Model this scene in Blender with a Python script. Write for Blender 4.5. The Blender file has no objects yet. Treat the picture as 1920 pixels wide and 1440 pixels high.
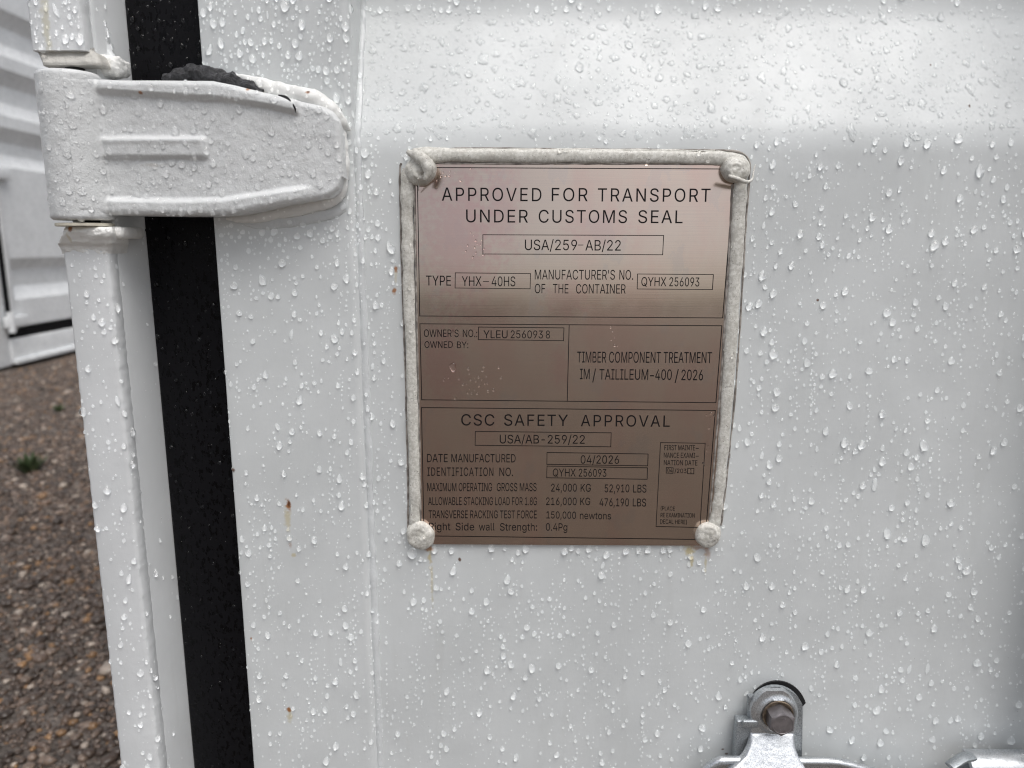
import bpy, bmesh, math, random, os
import numpy as np
from mathutils import Vector, Matrix, Euler, noise
from mathutils.bvhtree import BVHTree

random.seed(7)
R = math.radians
scene = bpy.context.scene
COL = scene.collection

# ------------------------------------------------------------------ camera
F, CX, CY = 1390.0, 960.0, 720.0
DIST, CAMH, PITCH, YAW = 0.55, 0.80, 10.8, 0.6
cam_d = bpy.data.cameras.new("camera")
cam = bpy.data.objects.new("camera", cam_d)
COL.objects.link(cam)
cam.location = (0.0, -DIST, CAMH)
cam.rotation_euler = (R(90 - PITCH), 0.0, R(YAW))
cam_d.sensor_width = 36.0
cam_d.lens = F / 1920.0 * 36.0
cam_d.clip_start = 0.02
cam_d.clip_end = 2000.0
cam_d.dof.use_dof = True
cam_d.dof.focus_distance = 0.555
cam_d.dof.aperture_fstop = 6.5
scene.camera = cam
CROT = Euler(cam.rotation_euler).to_matrix()

# ------------------------------------------------------------------ world, sun, exposure
SUN_ELEV, SUN_AZ = 63.0, 30.0      # overcast: a weak, very soft sun high behind the camera
world = bpy.data.worlds.new("World")
scene.world = world
world.use_nodes = True
wn = world.node_tree
wn.nodes.clear()
sky = wn.nodes.new("ShaderNodeTexSky")
sky.sky_type = 'NISHITA'
sky.sun_disc = False
sky.sun_elevation = R(SUN_ELEV)
sky.sun_rotation = R(180 - SUN_AZ)
sky.air_density = 1.0
sky.dust_density = 4.0
hs = wn.nodes.new("ShaderNodeHueSaturation")
hs.inputs['Saturation'].default_value = 0.36
bgn = wn.nodes.new("ShaderNodeBackground")
bgn.inputs['Strength'].default_value = 0.13
won = wn.nodes.new("ShaderNodeOutputWorld")
wn.links.new(sky.outputs[0], hs.inputs['Color'])
wn.links.new(hs.outputs[0], bgn.inputs['Color'])
wn.links.new(bgn.outputs[0], won.inputs['Surface'])

sun_d = bpy.data.lights.new("sun", 'SUN')
sun_d.energy = 1.5
sun_d.angle = R(45)
sun_d.color = (1.0, 0.985, 0.965)
sun = bpy.data.objects.new("sun", sun_d)
COL.objects.link(sun)
sun.location = (0, -3, 5)
sd = Vector((math.sin(R(SUN_AZ)) * math.cos(R(SUN_ELEV)), -math.cos(R(SUN_AZ)) * math.cos(R(SUN_ELEV)), math.sin(R(SUN_ELEV))))
sun.rotation_euler = sd.to_track_quat('Z', 'Y').to_euler()

scene.view_settings.view_transform = 'Standard'
scene.view_settings.look = 'None'
scene.view_settings.exposure = 0.13
scene.view_settings.gamma = 1.0
scene.view_settings.use_curve_mapping = False
scene.render.engine = 'CYCLES'
scene.cycles.use_denoising = True
scene.cycles.max_bounces = 16
scene.cycles.transmission_bounces = 14
scene.cycles.sample_clamp_indirect = 0.0
scene.cycles.blur_glossy = 0.0
scene.cycles.diffuse_bounces = 10
scene.cycles.use_adaptive_sampling = False
scene.cycles.pixel_filter_type = 'BLACKMAN_HARRIS'
scene.cycles.filter_width = 1.15


# ------------------------------------------------------------------ helpers
def ray(px, py):
    return CROT @ Vector(((px - CX) / F, -(py - CY) / F, -1.0))


def P(px, py, Y):
    """where the sight line of a measured photograph point meets the vertical plane y = Y"""
    d = ray(px, py)
    t = (Y + DIST) / d.y
    return Vector((d.x * t, Y, CAMH + d.z * t))


def G(px, py):
    d = ray(px, py)
    t = -CAMH / d.z
    return Vector((d.x * t, -DIST + d.y * t, 0.0))


def link(o, parent=None):
    COL.objects.link(o)
    if parent is not None:
        o.parent = parent
        o.matrix_parent_inverse = parent.matrix_basis.inverted()
    return o


def empty(name, loc, label=None, cat=None, group=None):
    o = bpy.data.objects.new(name, None)
    o.empty_display_size = 0.05
    o.location = loc
    COL.objects.link(o)
    tag(o, label, cat, group)
    return o


def tag(o, label=None, cat=None, group=None, kind=None):
    if label: o['label'] = label
    if cat: o['category'] = cat
    if group: o['group'] = group
    if kind: o['kind'] = kind
    return o


def obj(name, verts, faces, mat, parent=None, smooth=True, sharp=40, recalc=True):
    me = bpy.data.meshes.new(name)
    me.from_pydata([tuple(v) for v in verts], [], faces)
    if recalc:
        bm = bmesh.new(); bm.from_mesh(me)
        bmesh.ops.recalc_face_normals(bm, faces=bm.faces)
        bm.to_mesh(me); bm.free()
    me.materials.append(mat)
    if smooth:
        me.polygons.foreach_set('use_smooth', [True] * len(me.polygons))
        if sharp:
            me.set_sharp_from_angle(angle=R(sharp))
    me.update()
    return link(bpy.data.objects.new(name, me), parent)


class MB:
    """collects shapes for one mesh"""
    def __init__(self): self.v, self.f = [], []
    def add(self, v, f):
        b = len(self.v); self.v += [tuple(q) for q in v]; self.f += [[b + i for i in q] for q in f]; return self
    def build(self, name, mat, parent=None, smooth=True, sharp=40): return obj(name, self.v, self.f, mat, parent, smooth, sharp)


def grid_faces(nr, nc, wrap=False):
    f = []
    for i in range(nr - 1):
        for j in range(nc if wrap else nc - 1):
            k = (j + 1) % nc
            f.append([i * nc + j, i * nc + k, (i + 1) * nc + k, (i + 1) * nc + j])
    return f


def box(x0, x1, y0, y1, z0, z1, bev=0.0):
    bm = bmesh.new()
    bmesh.ops.create_cube(bm, size=1.0)
    for v in bm.verts:
        v.co = Vector(((x0 + x1) / 2 + v.co.x * (x1 - x0), (y0 + y1) / 2 + v.co.y * (y1 - y0), (z0 + z1) / 2 + v.co.z * (z1 - z0)))
    if bev > 0:
        bmesh.ops.bevel(bm, geom=bm.edges[:], offset=bev, segments=3, affect='EDGES', profile=0.5)
    bm.verts.index_update()
    r = [v.co.copy() for v in bm.verts], [[v.index for v in f.verts] for f in bm.faces]
    bm.free()
    return r


def prism(pts, y0, y1, bev=0.0, seg=3):
    """outline (x, z) given depth from y0 (front) to y1 (back); front edges bevelled"""
    bm = bmesh.new()
    fr = [bm.verts.new((x, y0, z)) for x, z in pts]
    bk = [bm.verts.new((x, y1, z)) for x, z in pts]
    ff = bm.faces.new(fr)
    bm.faces.new(bk[::-1])
    n = len(pts)
    for i in range(n):
        bm.faces.new([fr[i], bk[i], bk[(i + 1) % n], fr[(i + 1) % n]])
    if bev > 0:
        es = [e for e in ff.edges]
        bmesh.ops.bevel(bm, geom=es, offset=bev, segments=seg, affect='EDGES', profile=0.5)
    bm.verts.index_update()
    r = [v.co.copy() for v in bm.verts], [[v.index for v in f.verts] for f in bm.faces]
    bm.free()
    return r


def cr(pts, n):
    """Catmull-Rom through points (tuples of any length)"""
    pts = [np.array(p, float) for p in pts]
    ext = [2 * pts[0] - pts[1]] + pts + [2 * pts[-1] - pts[-2]]
    out = []
    for i in range(len(pts) - 1):
        a, b, c, d = ext[i:i + 4]
        for k in range(n):
            t = k / n
            out.append(0.5 * ((2 * b) + (-a + c) * t + (2 * a - 5 * b + 4 * c - d) * t * t + (-a + 3 * b - 3 * c + d) * t ** 3))
    out.append(pts[-1])
    return out


def nz(x, y, z, s): return noise.noise(Vector((x * s, y * s, z * s)))


def tube(path, n=14, sub=8, flat=1.0, amp=0.0, ns=200.0, closed_ends=True, square=2.0):
    """path: (x, y, z, r) points; flat squeezes it along y"""
    pp = cr(path, sub)
    vs = []
    m = len(pp)
    for i, q in enumerate(pp):
        a = pp[max(i - 1, 0)][:3]; b = pp[min(i + 1, m - 1)][:3]
        t = Vector(b - a).normalized()
        side = t.cross(Vector((0, 1, 0)))
        if side.length < 1e-4: side = Vector((1, 0, 0))
        side.normalize()
        up = side.cross(t)
        c = Vector(q[:3])
        for k in range(n):
            th = 2 * math.pi * k / n
            cs, sn = math.cos(th), math.sin(th)
            cs = math.copysign(abs(cs) ** (2 / square), cs); sn = math.copysign(abs(sn) ** (2 / square), sn)
            p = c + (side * cs + up * sn * flat) * q[3]
            if amp:
                d = (p - c).normalized()
                p += d * amp * (nz(p.x, p.y, p.z, ns) + 0.6 * nz(p.x + 9, p.y, p.z, ns * 2.7))
            vs.append(p)
    fs = grid_faces(m, n, True)
    if closed_ends:
        fs.append(list(range(n))[::-1]); fs.append([(m - 1) * n + k for k in range(n)])
    return vs, fs


def lathe_z(cx, cy, prof, n=40, amp=0.0, ns=120):
    vs = []
    for r, z in prof:
        for k in range(n):
            th = 2 * math.pi * k / n
            rr = r
            x, y = cx + r * math.cos(th), cy + r * math.sin(th)
            if amp:
                d = amp * (nz(x, y, z, ns) + .7 * nz(x, y, z, ns * 3))
                x, y = cx + (r + d) * math.cos(th), cy + (r + d) * math.sin(th)
            vs.append((x, y, z))
    fs = grid_faces(len(prof), n, True)
    fs.append(list(range(n))[::-1]); fs.append([(len(prof) - 1) * n + k for k in range(n)])
    return vs, fs


def lathe_y(cx, cz, prof, n=40):
    """prof (r, y) about the line through (cx, cz) along y"""
    vs = [(cx + r * math.cos(2 * math.pi * k / n), y, cz + r * math.sin(2 * math.pi * k / n)) for r, y in prof for k in range(n)]
    fs = grid_faces(len(prof), n, True)
    fs.append([(len(prof) - 1) * n + k for k in range(n)])
    return vs, fs


def sst(a, b, x):
    t = min(1, max(0, (x - a) / (b - a))); return t * t * (3 - 2 * t)


# ------------------------------------------------------------------ materials
def new_mat(name):
    m = bpy.data.materials.new(name)
    m.use_nodes = True
    nt = m.node_tree
    bs = nt.nodes['Principled BSDF']
    return m, nt, bs


def nd(nt, t, **kw):
    n = nt.nodes.new(t)
    for k, v in kw.items():
        if k in n.inputs: n.inputs[k].default_value = v
        else: setattr(n, k, v)
    return n


def pos(nt): return nd(nt, 'ShaderNodeNewGeometry').outputs['Position']


def mapped(nt, p, sc):
    m = nd(nt, 'ShaderNodeVectorMath', operation='MULTIPLY')
    nt.links.new(p, m.inputs[0]); m.inputs[1].default_value = sc
    return m.outputs[0]


def tex_noise(nt, p, scale, detail=3.0, rough=0.55):
    n = nd(nt, 'ShaderNodeTexNoise', Scale=scale, Detail=detail, Roughness=rough)
    nt.links.new(p, n.inputs['Vector'])
    return n.outputs['Fac']


def ramp(nt, fac, lo, hi, a=0.0, b=1.0):
    n = nd(nt, 'ShaderNodeMapRange')
    n.interpolation_type = 'SMOOTHSTEP'
    nt.links.new(fac, n.inputs['Value'])
    n.inputs['From Min'].default_value = lo; n.inputs['From Max'].default_value = hi
    n.inputs['To Min'].default_value = a; n.inputs['To Max'].default_value = b
    return n.outputs['Result']


def mix(nt, fac, a, b):
    n = nd(nt, 'ShaderNodeMix', data_type='RGBA')
    for s, v in ((n.inputs[0], fac), (n.inputs[6], a), (n.inputs[7], b)):
        if hasattr(v, 'is_linked') or isinstance(v, bpy.types.NodeSocket): nt.links.new(v, s)
        else: s.default_value = v if not isinstance(v, tuple) else (*v[:3], 1.0)
    return n.outputs[2]


def bump(nt, bs, h, strength, dist, prev=None):
    b = nd(nt, 'ShaderNodeBump')
    b.inputs['Strength'].default_value = strength
    b.inputs['Distance'].default_value = dist
    nt.links.new(h, b.inputs['Height'])
    if prev is not None: nt.links.new(prev, b.inputs['Normal'])
    nt.links.new(b.outputs[0], bs.inputs['Normal'])
    return b.outputs[0]


def math_n(nt, op, a, b=None):
    n = nd(nt, 'ShaderNodeMath', operation=op)
    for i, v in enumerate((a, b)):
        if v is None: continue
        if isinstance(v, (int, float)): n.inputs[i].default_value = v
        else: nt.links.new(v, n.inputs[i])
    return n.outputs[0]


def add_spots(nt, col, p, spots):
    """rust marks and painted reflections with a shape of their own: (centre, rx, rz, colour, opacity)"""
    wob = nd(nt, 'ShaderNodeTexNoise', Scale=260.0, Detail=3.0)
    nt.links.new(p, wob.inputs['Vector'])
    for c, rx, rz, colr, op in spots:
        s = nd(nt, 'ShaderNodeVectorMath', operation='SUBTRACT')
        nt.links.new(p, s.inputs[0]); s.inputs[1].default_value = tuple(c)
        m = mapped(nt, s.outputs[0], (1 / rx, 8.0, 1 / rz))
        l = nd(nt, 'ShaderNodeVectorMath', operation='LENGTH')
        nt.links.new(m, l.inputs[0])
        w = math_n(nt, 'MULTIPLY', wob.outputs['Fac'], 1.6)
        d = math_n(nt, 'ADD', l.outputs['Value'], w)
        fac = ramp(nt, d, 1.0, 1.75, op, 0.0)
        col = mix(nt, fac, col, colr)
    return col


def paint(name, base, rough=0.36, peel=(420, 0.05, 0.0006), coarse=None, spots=(), var=0.06, specks=0.0):
    m, nt, bs = new_mat(name)
    p = pos(nt)
    n1 = tex_noise(nt, p, 9.0, 5.0, 0.6)
    dark = tuple(c * (1 - var) for c in base); light = tuple(min(1, c * (1 + var * .6)) for c in base)
    col = mix(nt, ramp(nt, n1, 0.35, 0.65), dark, light)
    n2 = tex_noise(nt, mapped(nt, p, (1.0, 1.0, 0.12)), 55.0, 4.0, 0.6)     # faint run-off streaks
    col = mix(nt, ramp(nt, n2, 0.56, 0.72, 0, 0.16), col, tuple(c * f for c, f in zip(base, (0.80, 0.79, 0.76))))
    if specks:
        v = nd(nt, 'ShaderNodeTexVoronoi', Scale=specks)
        nt.links.new(p, v.inputs['Vector'])
        sp = ramp(nt, v.outputs['Distance'], 0.03, 0.07, 1, 0)
        gate = ramp(nt, tex_noise(nt, p, 60, 2), 0.58, 0.66)
        col = mix(nt, math_n(nt, 'MULTIPLY', sp, gate), col, (0.10, 0.09, 0.08))
    if spots: col = add_spots(nt, col, p, spots)
    nt.links.new(col, bs.inputs['Base Color'])
    rn = ramp(nt, tex_noise(nt, p, 30, 3), 0.3, 0.7, rough - 0.06, rough + 0.08)
    nt.links.new(rn, bs.inputs['Roughness'])
    bs.inputs['IOR'].default_value = 1.48
    b = bump(nt, bs, tex_noise(nt, p, peel[0], 2.0), peel[1], peel[2])
    if coarse: bump(nt, bs, tex_noise(nt, p, coarse[0], 4.0, 0.65), coarse[1], coarse[2], b)
    return m


WHITE = (0.60, 0.62, 0.62)
RUST, RDARK, YEL = (0.30, 0.12, 0.035), (0.09, 0.035, 0.015), (0.50, 0.42, 0.22)


def spot(px, py, Y, rx, ry, c, op): return (P(px, py, Y), rx / 2480, ry / 2480, c, op)


frame_spots = [spot(539, 972, 0, 9, 44, YEL, .55), spot(540, 948, 0, 7, 18, RUST, .95), spot(541, 944, 0, 4, 9, RDARK, .9),
               spot(543, 1342, 0, 8, 22, YEL, .55), spot(542, 1331, 0, 7, 8, RUST, .95), spot(471, 1197, 0, 4, 6, RUST, .8),
               spot(437, 881, 0, 5, 6, RDARK, .9), spot(551, 1040, 0, 7, 6, YEL, .6), spot(545, 1022, 0, 5, 9, RUST, .35)]
panel_spots = [spot(742, 505, .004, 6, 8, RUST, .9), spot(740, 546, .004, 6, 9, RUST, .9), spot(742, 520, .004, 5, 14, YEL, .4),
               spot(806, 1045, .004, 6, 26, YEL, .75), spot(804, 1027, .004, 11, 11, RUST, .75), spot(810, 1095, .004, 4, 60, YEL, .45),
               spot(1292, 1032, .004, 15, 16, YEL, .8), spot(1297, 1050, .004, 6, 18, YEL, .7), spot(1326, 1036, .004, 9, 20, RUST, .5), spot(1323, 1056, .004, 4, 30, YEL, .55),
               spot(1310, 1027, .004, 26, 6, RUST, .55), spot(862, 1050, .004, 4, 5, RDARK, .9), spot(704, 1139, .004, 4, 6, RUST, .9),
               spot(1740, 124, .03, 3, 3, RDARK, .9), spot(1808, 201, .02, 3, 5, RDARK, .9), spot(1533, 563, .004, 3, 3, RDARK, .95),
               spot(1355, 1405, .004, 4, 3, RDARK, .8), spot(1362, 1413, .004, 4, 3, RDARK, .8)]
hinge_spots = [spot(268, 175, -.024, 6, 4, RUST, .9), spot(468, 169, -.022, 5, 4, RUST, .9), spot(290, 310, -.022, 24, 5, (0.42, 0.40, 0.36), .5)]

M_frame = paint("white_frame_paint", WHITE, spots=frame_spots, specks=300)
M_panel = paint("white_panel_paint", WHITE, spots=panel_spots, specks=260)
M_hinge = paint("rough_white_hinge_paint", (0.62, 0.63, 0.63), 0.34, (900, 0.25, 0.0006), (240, 0.5, 0.0012), spots=hinge_spots)
M_post = paint("white_post_paint", (0.67, 0.685, 0.69), 0.36, (420, 0.06, 0.0006), (160, 0.25, 0.0006), spots=[spot(86, 40, -.022, 10, 95, (0.56, 0.52, 0.36), .55)])
M_far = paint("far_white_paint", (0.78, 0.795, 0.80), 0.28)
M_caulk = paint("white_caulk", (0.60, 0.62, 0.625), 0.34, (500, 0.15, 0.0006), (140, 0.5, 0.0012))
M_weld = paint("white_weld_paint", (0.78, 0.775, 0.75), 0.38, (700, 0.3, 0.0008), (190, 0.8, 0.0016), specks=420, spots=[spot(131, 428, -.031, 7, 7, RUST, .95), spot(127, 445, -.031, 4, 14, YEL, .4)])
M_sealw = paint("white_hinge_sealant", (0.74, 0.74, 0.72), 0.34, (500, 0.2, 0.0006), (120, 0.5, 0.0012),
                spots=[spot(580, 175, -.012, 7, 4, RUST, 1), spot(581, 174, -.012, 4, 3, RDARK, 1)])
M_grime = paint("grimy_lug_paint", (0.47, 0.455, 0.42), 0.45, (700, 0.3, 0.0008), (150, 0.8, 0.0016))


def mat_rubber():
    m, nt, bs = new_mat("black_rubber")
    p = pos(nt)
    wet = ramp(nt, tex_noise(nt, mapped(nt, p, (1, 1, .55)), 260, 4, .7), 0.53, 0.57)
    nt.links.new(mix(nt, wet, (0.0050, 0.0048, 0.0062), (0.002, 0.002, 0.0025)), bs.inputs['Base Color'])
    nt.links.new(ramp(nt, wet, 0, 1, 0.50, 0.24), bs.inputs['Roughness'])
    bs.inputs['Specular IOR Level'].default_value = 0.12
    bump(nt, bs, tex_noise(nt, p, 500, 3), 0.15, 0.0008)
    return m


def mat_foam():
    m, nt, bs = new_mat("wet_black_foam")
    p = pos(nt)
    nt.links.new(mix(nt, ramp(nt, tex_noise(nt, p, 300, 4), .4, .65), (0.018, 0.018, 0.020), (0.045, 0.045, 0.050)), bs.inputs['Base Color'])
    bs.inputs['Roughness'].default_value = 0.42
    bump(nt, bs, tex_noise(nt, p, 420, 5, .7), 0.9, 0.002)
    return m


def mat_plate():
    m, nt, bs = new_mat("brushed_steel")
    p = pos(nt)
    br = tex_noise(nt, mapped(nt, p, (14, 1, 1500)), 1.0, 3, .7)
    film_refl = tex_noise(nt, mapped(nt, p, (1, 1, .45)), 17, 5, .62)
    film2 = tex_noise(nt, mapped(nt, p, (1, 1, .7)), 38, 6, .6)
    col = mix(nt, ramp(nt, film_refl, .44, .64, 0, .6), (0.60, 0.49, 0.41), (0.60, 0.42, 0.36))  # pink blotches: peel residue plus reflections painted into the colour
    col = mix(nt, ramp(nt, film2, .57, .60, 0, .30), col, (0.49, 0.44, 0.41))
    col = mix(nt, ramp(nt, br, .3, .7, 0, .22), col, (0.42, 0.38, 0.355))
    rosy_refl = (0.56, 0.36, 0.335)      # rosy reflections painted into the steel colour
    col = add_spots(nt, col, p, [spot(855, 450, .001, 95, 190, rosy_refl, .55), spot(940, 400, .001, 60, 130, rosy_refl, .4), spot(830, 680, .001, 60, 110, rosy_refl, .5), spot(1060, 560, .001, 55, 60, rosy_refl, .4), spot(1130, 430, .001, 90, 50, rosy_refl, .35), spot(1050, 690, .001, 30, 60, rosy_refl, .35)])
    nt.links.new(col, bs.inputs['Base Color'])
    bs.inputs['Metallic'].default_value = 1.0
    nt.links.new(ramp(nt, film2, .4, .65, 0.14, 0.20), bs.inputs['Roughness'])
    bs.inputs['Anisotropic'].default_value = 0.3
    bump(nt, bs, br, 0.07, 0.0002)
    return m


def mat_simple(name, col, rough, metal=0.0, bmp=None, col2=None, cs=200):
    m, nt, bs = new_mat(name)
    p = pos(nt)
    if col2: nt.links.new(mix(nt, ramp(nt, tex_noise(nt, p, cs, 4), .38, .64), col, col2), bs.inputs['Base Color'])
    else: bs.inputs['Base Color'].default_value = (*col, 1)
    bs.inputs['Roughness'].default_value = rough
    bs.inputs['Metallic'].default_value = metal
    if bmp: bump(nt, bs, tex_noise(nt, p, bmp[0], 4, .65), bmp[1], bmp[2])
    return m


def mat_sealant():
    m, nt, bs = new_mat("grimy_plate_sealant")
    p = pos(nt)
    a = mix(nt, ramp(nt, tex_noise(nt, p, 420, 5, .7), .40, .62), (0.49, 0.475, 0.43), (0.66, 0.645, 0.60))
    a = mix(nt, ramp(nt, tex_noise(nt, p, 70, 4), .55, .75, 0, .5), a, (0.36, 0.33, 0.29))
    v = nd(nt, 'ShaderNodeTexVoronoi', Scale=620.0); nt.links.new(p, v.inputs['Vector'])
    sp = math_n(nt, 'MULTIPLY', ramp(nt, v.outputs['Distance'], .14, .26, .85, 0), ramp(nt, tex_noise(nt, p, 180, 3), .50, .60))
    a = mix(nt, sp, a, (0.12, 0.10, 0.09))
    nt.links.new(a, bs.inputs['Base Color'])
    bs.inputs['Roughness'].default_value = 0.40
    b = bump(nt, bs, tex_noise(nt, p, 1200, 4), .15, .0005)
    bump(nt, bs, tex_noise(nt, p, 120, 3), .35, .0014, b)
    return m


def mat_galv(name, rough, lo, hi):
    m, nt, bs = new_mat(name)
    p = pos(nt)
    g = tex_noise(nt, mapped(nt, p, (1, 1, .6)), 1500, 3, .7)
    big = tex_noise(nt, p, 60, 4)
    col = mix(nt, ramp(nt, g, .36, .60), lo, hi)
    col = mix(nt, ramp(nt, big, .5, .7, 0, .4), col, tuple(c * .6 for c in hi))
    nt.links.new(col, bs.inputs['Base Color'])
    bs.inputs['Metallic'].default_value = 0.9
    nt.links.new(ramp(nt, big, .3, .7, rough - .08, rough + .1), bs.inputs['Roughness'])
    b = bump(nt, bs, g, .3, .0003)
    bump(nt, bs, tex_noise(nt, p, 220, 3), .3, .0008, b)
    return m


def mat_water(name, gain):
    m, nt, bs = new_mat(name)
    nt.nodes.remove(bs)
    g = nd(nt, 'ShaderNodeBsdfGlass', IOR=1.33, Roughness=0.0)
    g.inputs['Color'].default_value = (gain, gain, gain, 1)  # colour set above white, so drops brighten the light they pass
    nt.links.new(g.outputs[0], nt.nodes['Material Output'].inputs['Surface'])
    return m


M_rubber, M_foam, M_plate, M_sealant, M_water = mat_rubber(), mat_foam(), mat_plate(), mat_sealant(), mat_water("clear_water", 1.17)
M_film = mat_water("flat_water", 1.07)
M_ink = mat_simple("black_print", (0.006, 0.005, 0.006), 0.55)
M_ink.node_tree.nodes["Principled BSDF"].inputs["Specular IOR Level"].default_value = 0.15
M_galv = mat_galv("galvanised_steel", 0.34, (0.40, 0.42, 0.44), (0.68, 0.70, 0.72))
M_galvd = mat_galv("dull_galvanised_steel", 0.5, (0.26, 0.28, 0.30), (0.50, 0.53, 0.55))
M_bolt = mat_simple("dark_bolt_steel", (0.20, 0.185, 0.19), 0.36, 0.6, (500, .15, .0004), (0.25, 0.23, 0.235), 160)
M_socket = mat_simple("rusty_hole_rim", (0.10, 0.075, 0.055), 0.6, 0.3, (300, .6, .001), (0.22, 0.17, 0.12), 200)
M_dirt = mat_simple("edge_grime", (0.16, 0.14, 0.125), 0.7, 0, None, (0.36, 0.33, 0.30), 160)
M_black = mat_simple("gap_black", (0.008, 0.008, 0.009), 0.6)
M_washer = mat_simple("cream_washer", (0.62, 0.58, 0.48), 0.5, 0, (300, .3, .0006))

# ------------------------------------------------------------------ ground
def mat_ground():
    m, nt, bs = new_mat("gravelly_earth")
    p = pos(nt)
    v = nd(nt, 'ShaderNodeTexVoronoi', Scale=70.0); nt.links.new(p, v.inputs['Vector'])
    sep = nd(nt, 'ShaderNodeSeparateColor'); nt.links.new(v.outputs['Color'], sep.inputs[0])
    col = mix(nt, sep.outputs[0], (0.075, 0.060, 0.050), (0.20, 0.165, 0.14))
    col = mix(nt, ramp(nt, tex_noise(nt, p, 2.0, 5), .4, .65, 0, .6), col, (0.10, 0.085, 0.07))
    nt.links.new(col, bs.inputs['Base Color'])
    bs.inputs['Roughness'].default_value = 0.6
    bump(nt, bs, v.outputs['Distance'], 1.0, -0.01)
    return m


def mat_stone():
    m, nt, bs = new_mat("gravel_stone")
    a = nd(nt, 'ShaderNodeAttribute', attribute_name='tint')
    p = pos(nt)
    nt.links.new(mix(nt, ramp(nt, tex_noise(nt, p, 120, 3), .35, .7, 0, .35), a.outputs['Color'], (0.08, 0.065, 0.055)), bs.inputs['Base Color'])
    bs.inputs['Roughness'].default_value = 0.30
    return m


ground = obj("ground", [(-600, -600, 0), (600, -600, 0), (600, 600, 0), (-600, 600, 0)], [[0, 1, 2, 3]], mat_ground(), smooth=False)
tag(ground, "brown gravelly ground running under the white containers", "ground", kind="structure")


def gravel():
    rng = np.random.default_rng(3)
    bm = bmesh.new(); bmesh.ops.create_icosphere(bm, subdivisions=2, radius=1.0)
    bm.verts.ensure_lookup_table()
    tv = np.array([v.co for v in bm.verts]); tf = np.array([[v.index for v in f.verts] for f in bm.faces]); bm.free()
    cs, rs = [], []
    N = 85000
    d = np.sqrt(rng.uniform(0.9 ** 2, 5.6 ** 2, N))
    k = rng.uniform(-0.92, -0.40, N)
    x, y = k * d, d - DIST
    r = np.exp(rng.normal(math.log(0.0041), 0.48, N)).clip(.002, .017)
    keep = (x > -3.22) & (x < -0.36) & (rng.uniform(0, 1, N) < 0.55 + 0.45 * (d < 3.0))
    x, y, r = x[keep], y[keep], r[keep]
    n = len(x)
    base = np.array([[.085, .066, .055], [.14, .108, .09], [.23, .185, .155], [.06, .047, .04], [.30, .19, .10], [.48, .44, .40], [.19, .135, .10]])
    pick = rng.choice(7, n, p=[.30, .20, .17, .16, .05, .06, .06])
    colr = base[pick] * np.array([1.03, .93, .84]) * rng.uniform(.75, 1.2, (n, 1))
    ang = rng.uniform(0, 6.28, n); ca, sa = np.cos(ang), np.sin(ang)
    s = np.stack([rng.uniform(.8, 1.35, n), rng.uniform(.7, 1.1, n), rng.uniform(.45, .8, n)], 1) * r[:, None]
    nv = len(tv)
    jit = 1 + rng.normal(0, .13, (n, nv))
    loc = tv[None] * jit[:, :, None] * s[:, None]
    X = loc[:, :, 0] * ca[:, None] - loc[:, :, 1] * sa[:, None] + x[:, None]
    Y = loc[:, :, 0] * sa[:, None] + loc[:, :, 1] * ca[:, None] + y[:, None]
    Z = loc[:, :, 2] + (r * rng.uniform(.0, .55, n))[:, None]
    co = np.stack([X, Y, Z], 2).reshape(-1, 3)
    fc = (tf[None] + (np.arange(n) * nv)[:, None, None]).reshape(-1, 3)
    me = bpy.data.meshes.new("gravel")
    me.vertices.add(len(co)); me.vertices.foreach_set('co', co.ravel())
    me.loops.add(fc.size); me.loops.foreach_set('vertex_index', fc.ravel())
    me.polygons.add(len(fc)); me.polygons.foreach_set('loop_start', np.arange(0, fc.size, 3)); me.polygons.foreach_set('loop_total', np.full(len(fc), 3))
    at = me.attributes.new('tint', 'FLOAT_COLOR', 'POINT')
    at.data.foreach_set('color', np.concatenate([np.repeat(colr, nv, 0), np.ones((n * nv, 1))], 1).ravel())
    me.update(calc_edges=True)
    me.polygons.foreach_set('use_smooth', [True] * len(fc))
    me.materials.append(mat_stone())
    o = link(bpy.data.objects.new("gravel", me))
    tag(o, "loose wet brown and grey gravel stones spread over the ground", "gravel", kind="stuff")


gravel()


def weed(px, py, n, size, label):
    g = G(px, py)
    rnd = random.Random(px)
    m = MB()
    for i in range(n):
        a = rnd.uniform(0, 6.28); l = size * rnd.uniform(.5, 1.1); lean = rnd.uniform(.2, 1.2); w = l * .13
        d = Vector((math.cos(a), math.sin(a), 0)); sd_ = Vector((-d.y, d.x, 0))
        o0 = g + d * rnd.uniform(0, size * .35)
        pts = []
        for k in range(5):
            t = k / 4
            c = o0 + d * l * lean * t * .6 + Vector((0, 0, l * (t - .35 * lean * t * t)))
            ww = w * math.sin(math.pi * min(.97, .15 + .85 * t)) + .0006
            pts += [c - sd_ * ww, c + Vector((0, 0, -ww * .4)), c + sd_ * ww]
        m.add(pts, grid_faces(5, 3))
    o = m.build("weed", M_leaf, None, True, 0)
    tag(o, label, "weed", "weeds in the gravel")
    return o


M_leaf = mat_simple("weed_leaf", (0.055, 0.085, 0.035), 0.5, 0, None, (0.10, 0.125, 0.06), 40)
weed(57, 885, 60, 0.075, "low green weed tuft in the gravel, larger and nearer one beside the white post")
weed(112, 772, 22, 0.05, "small sparse weed in the gravel close to the far container")

# ------------------------------------------------------------------ far container (door end faces +x)
def profile_panel(zlist, x0, x1, y_out, y_in, nx=2):
    """zlist: (z, in?) breakpoints; extruded along x"""
    vs = []
    for z, dep in zlist:
        y = y_out + (y_in - y_out) * dep
        for i in range(nx): vs.append((x0 + (x1 - x0) * i / (nx - 1), y, z))
    return vs, grid_faces(len(zlist), nx)


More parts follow.
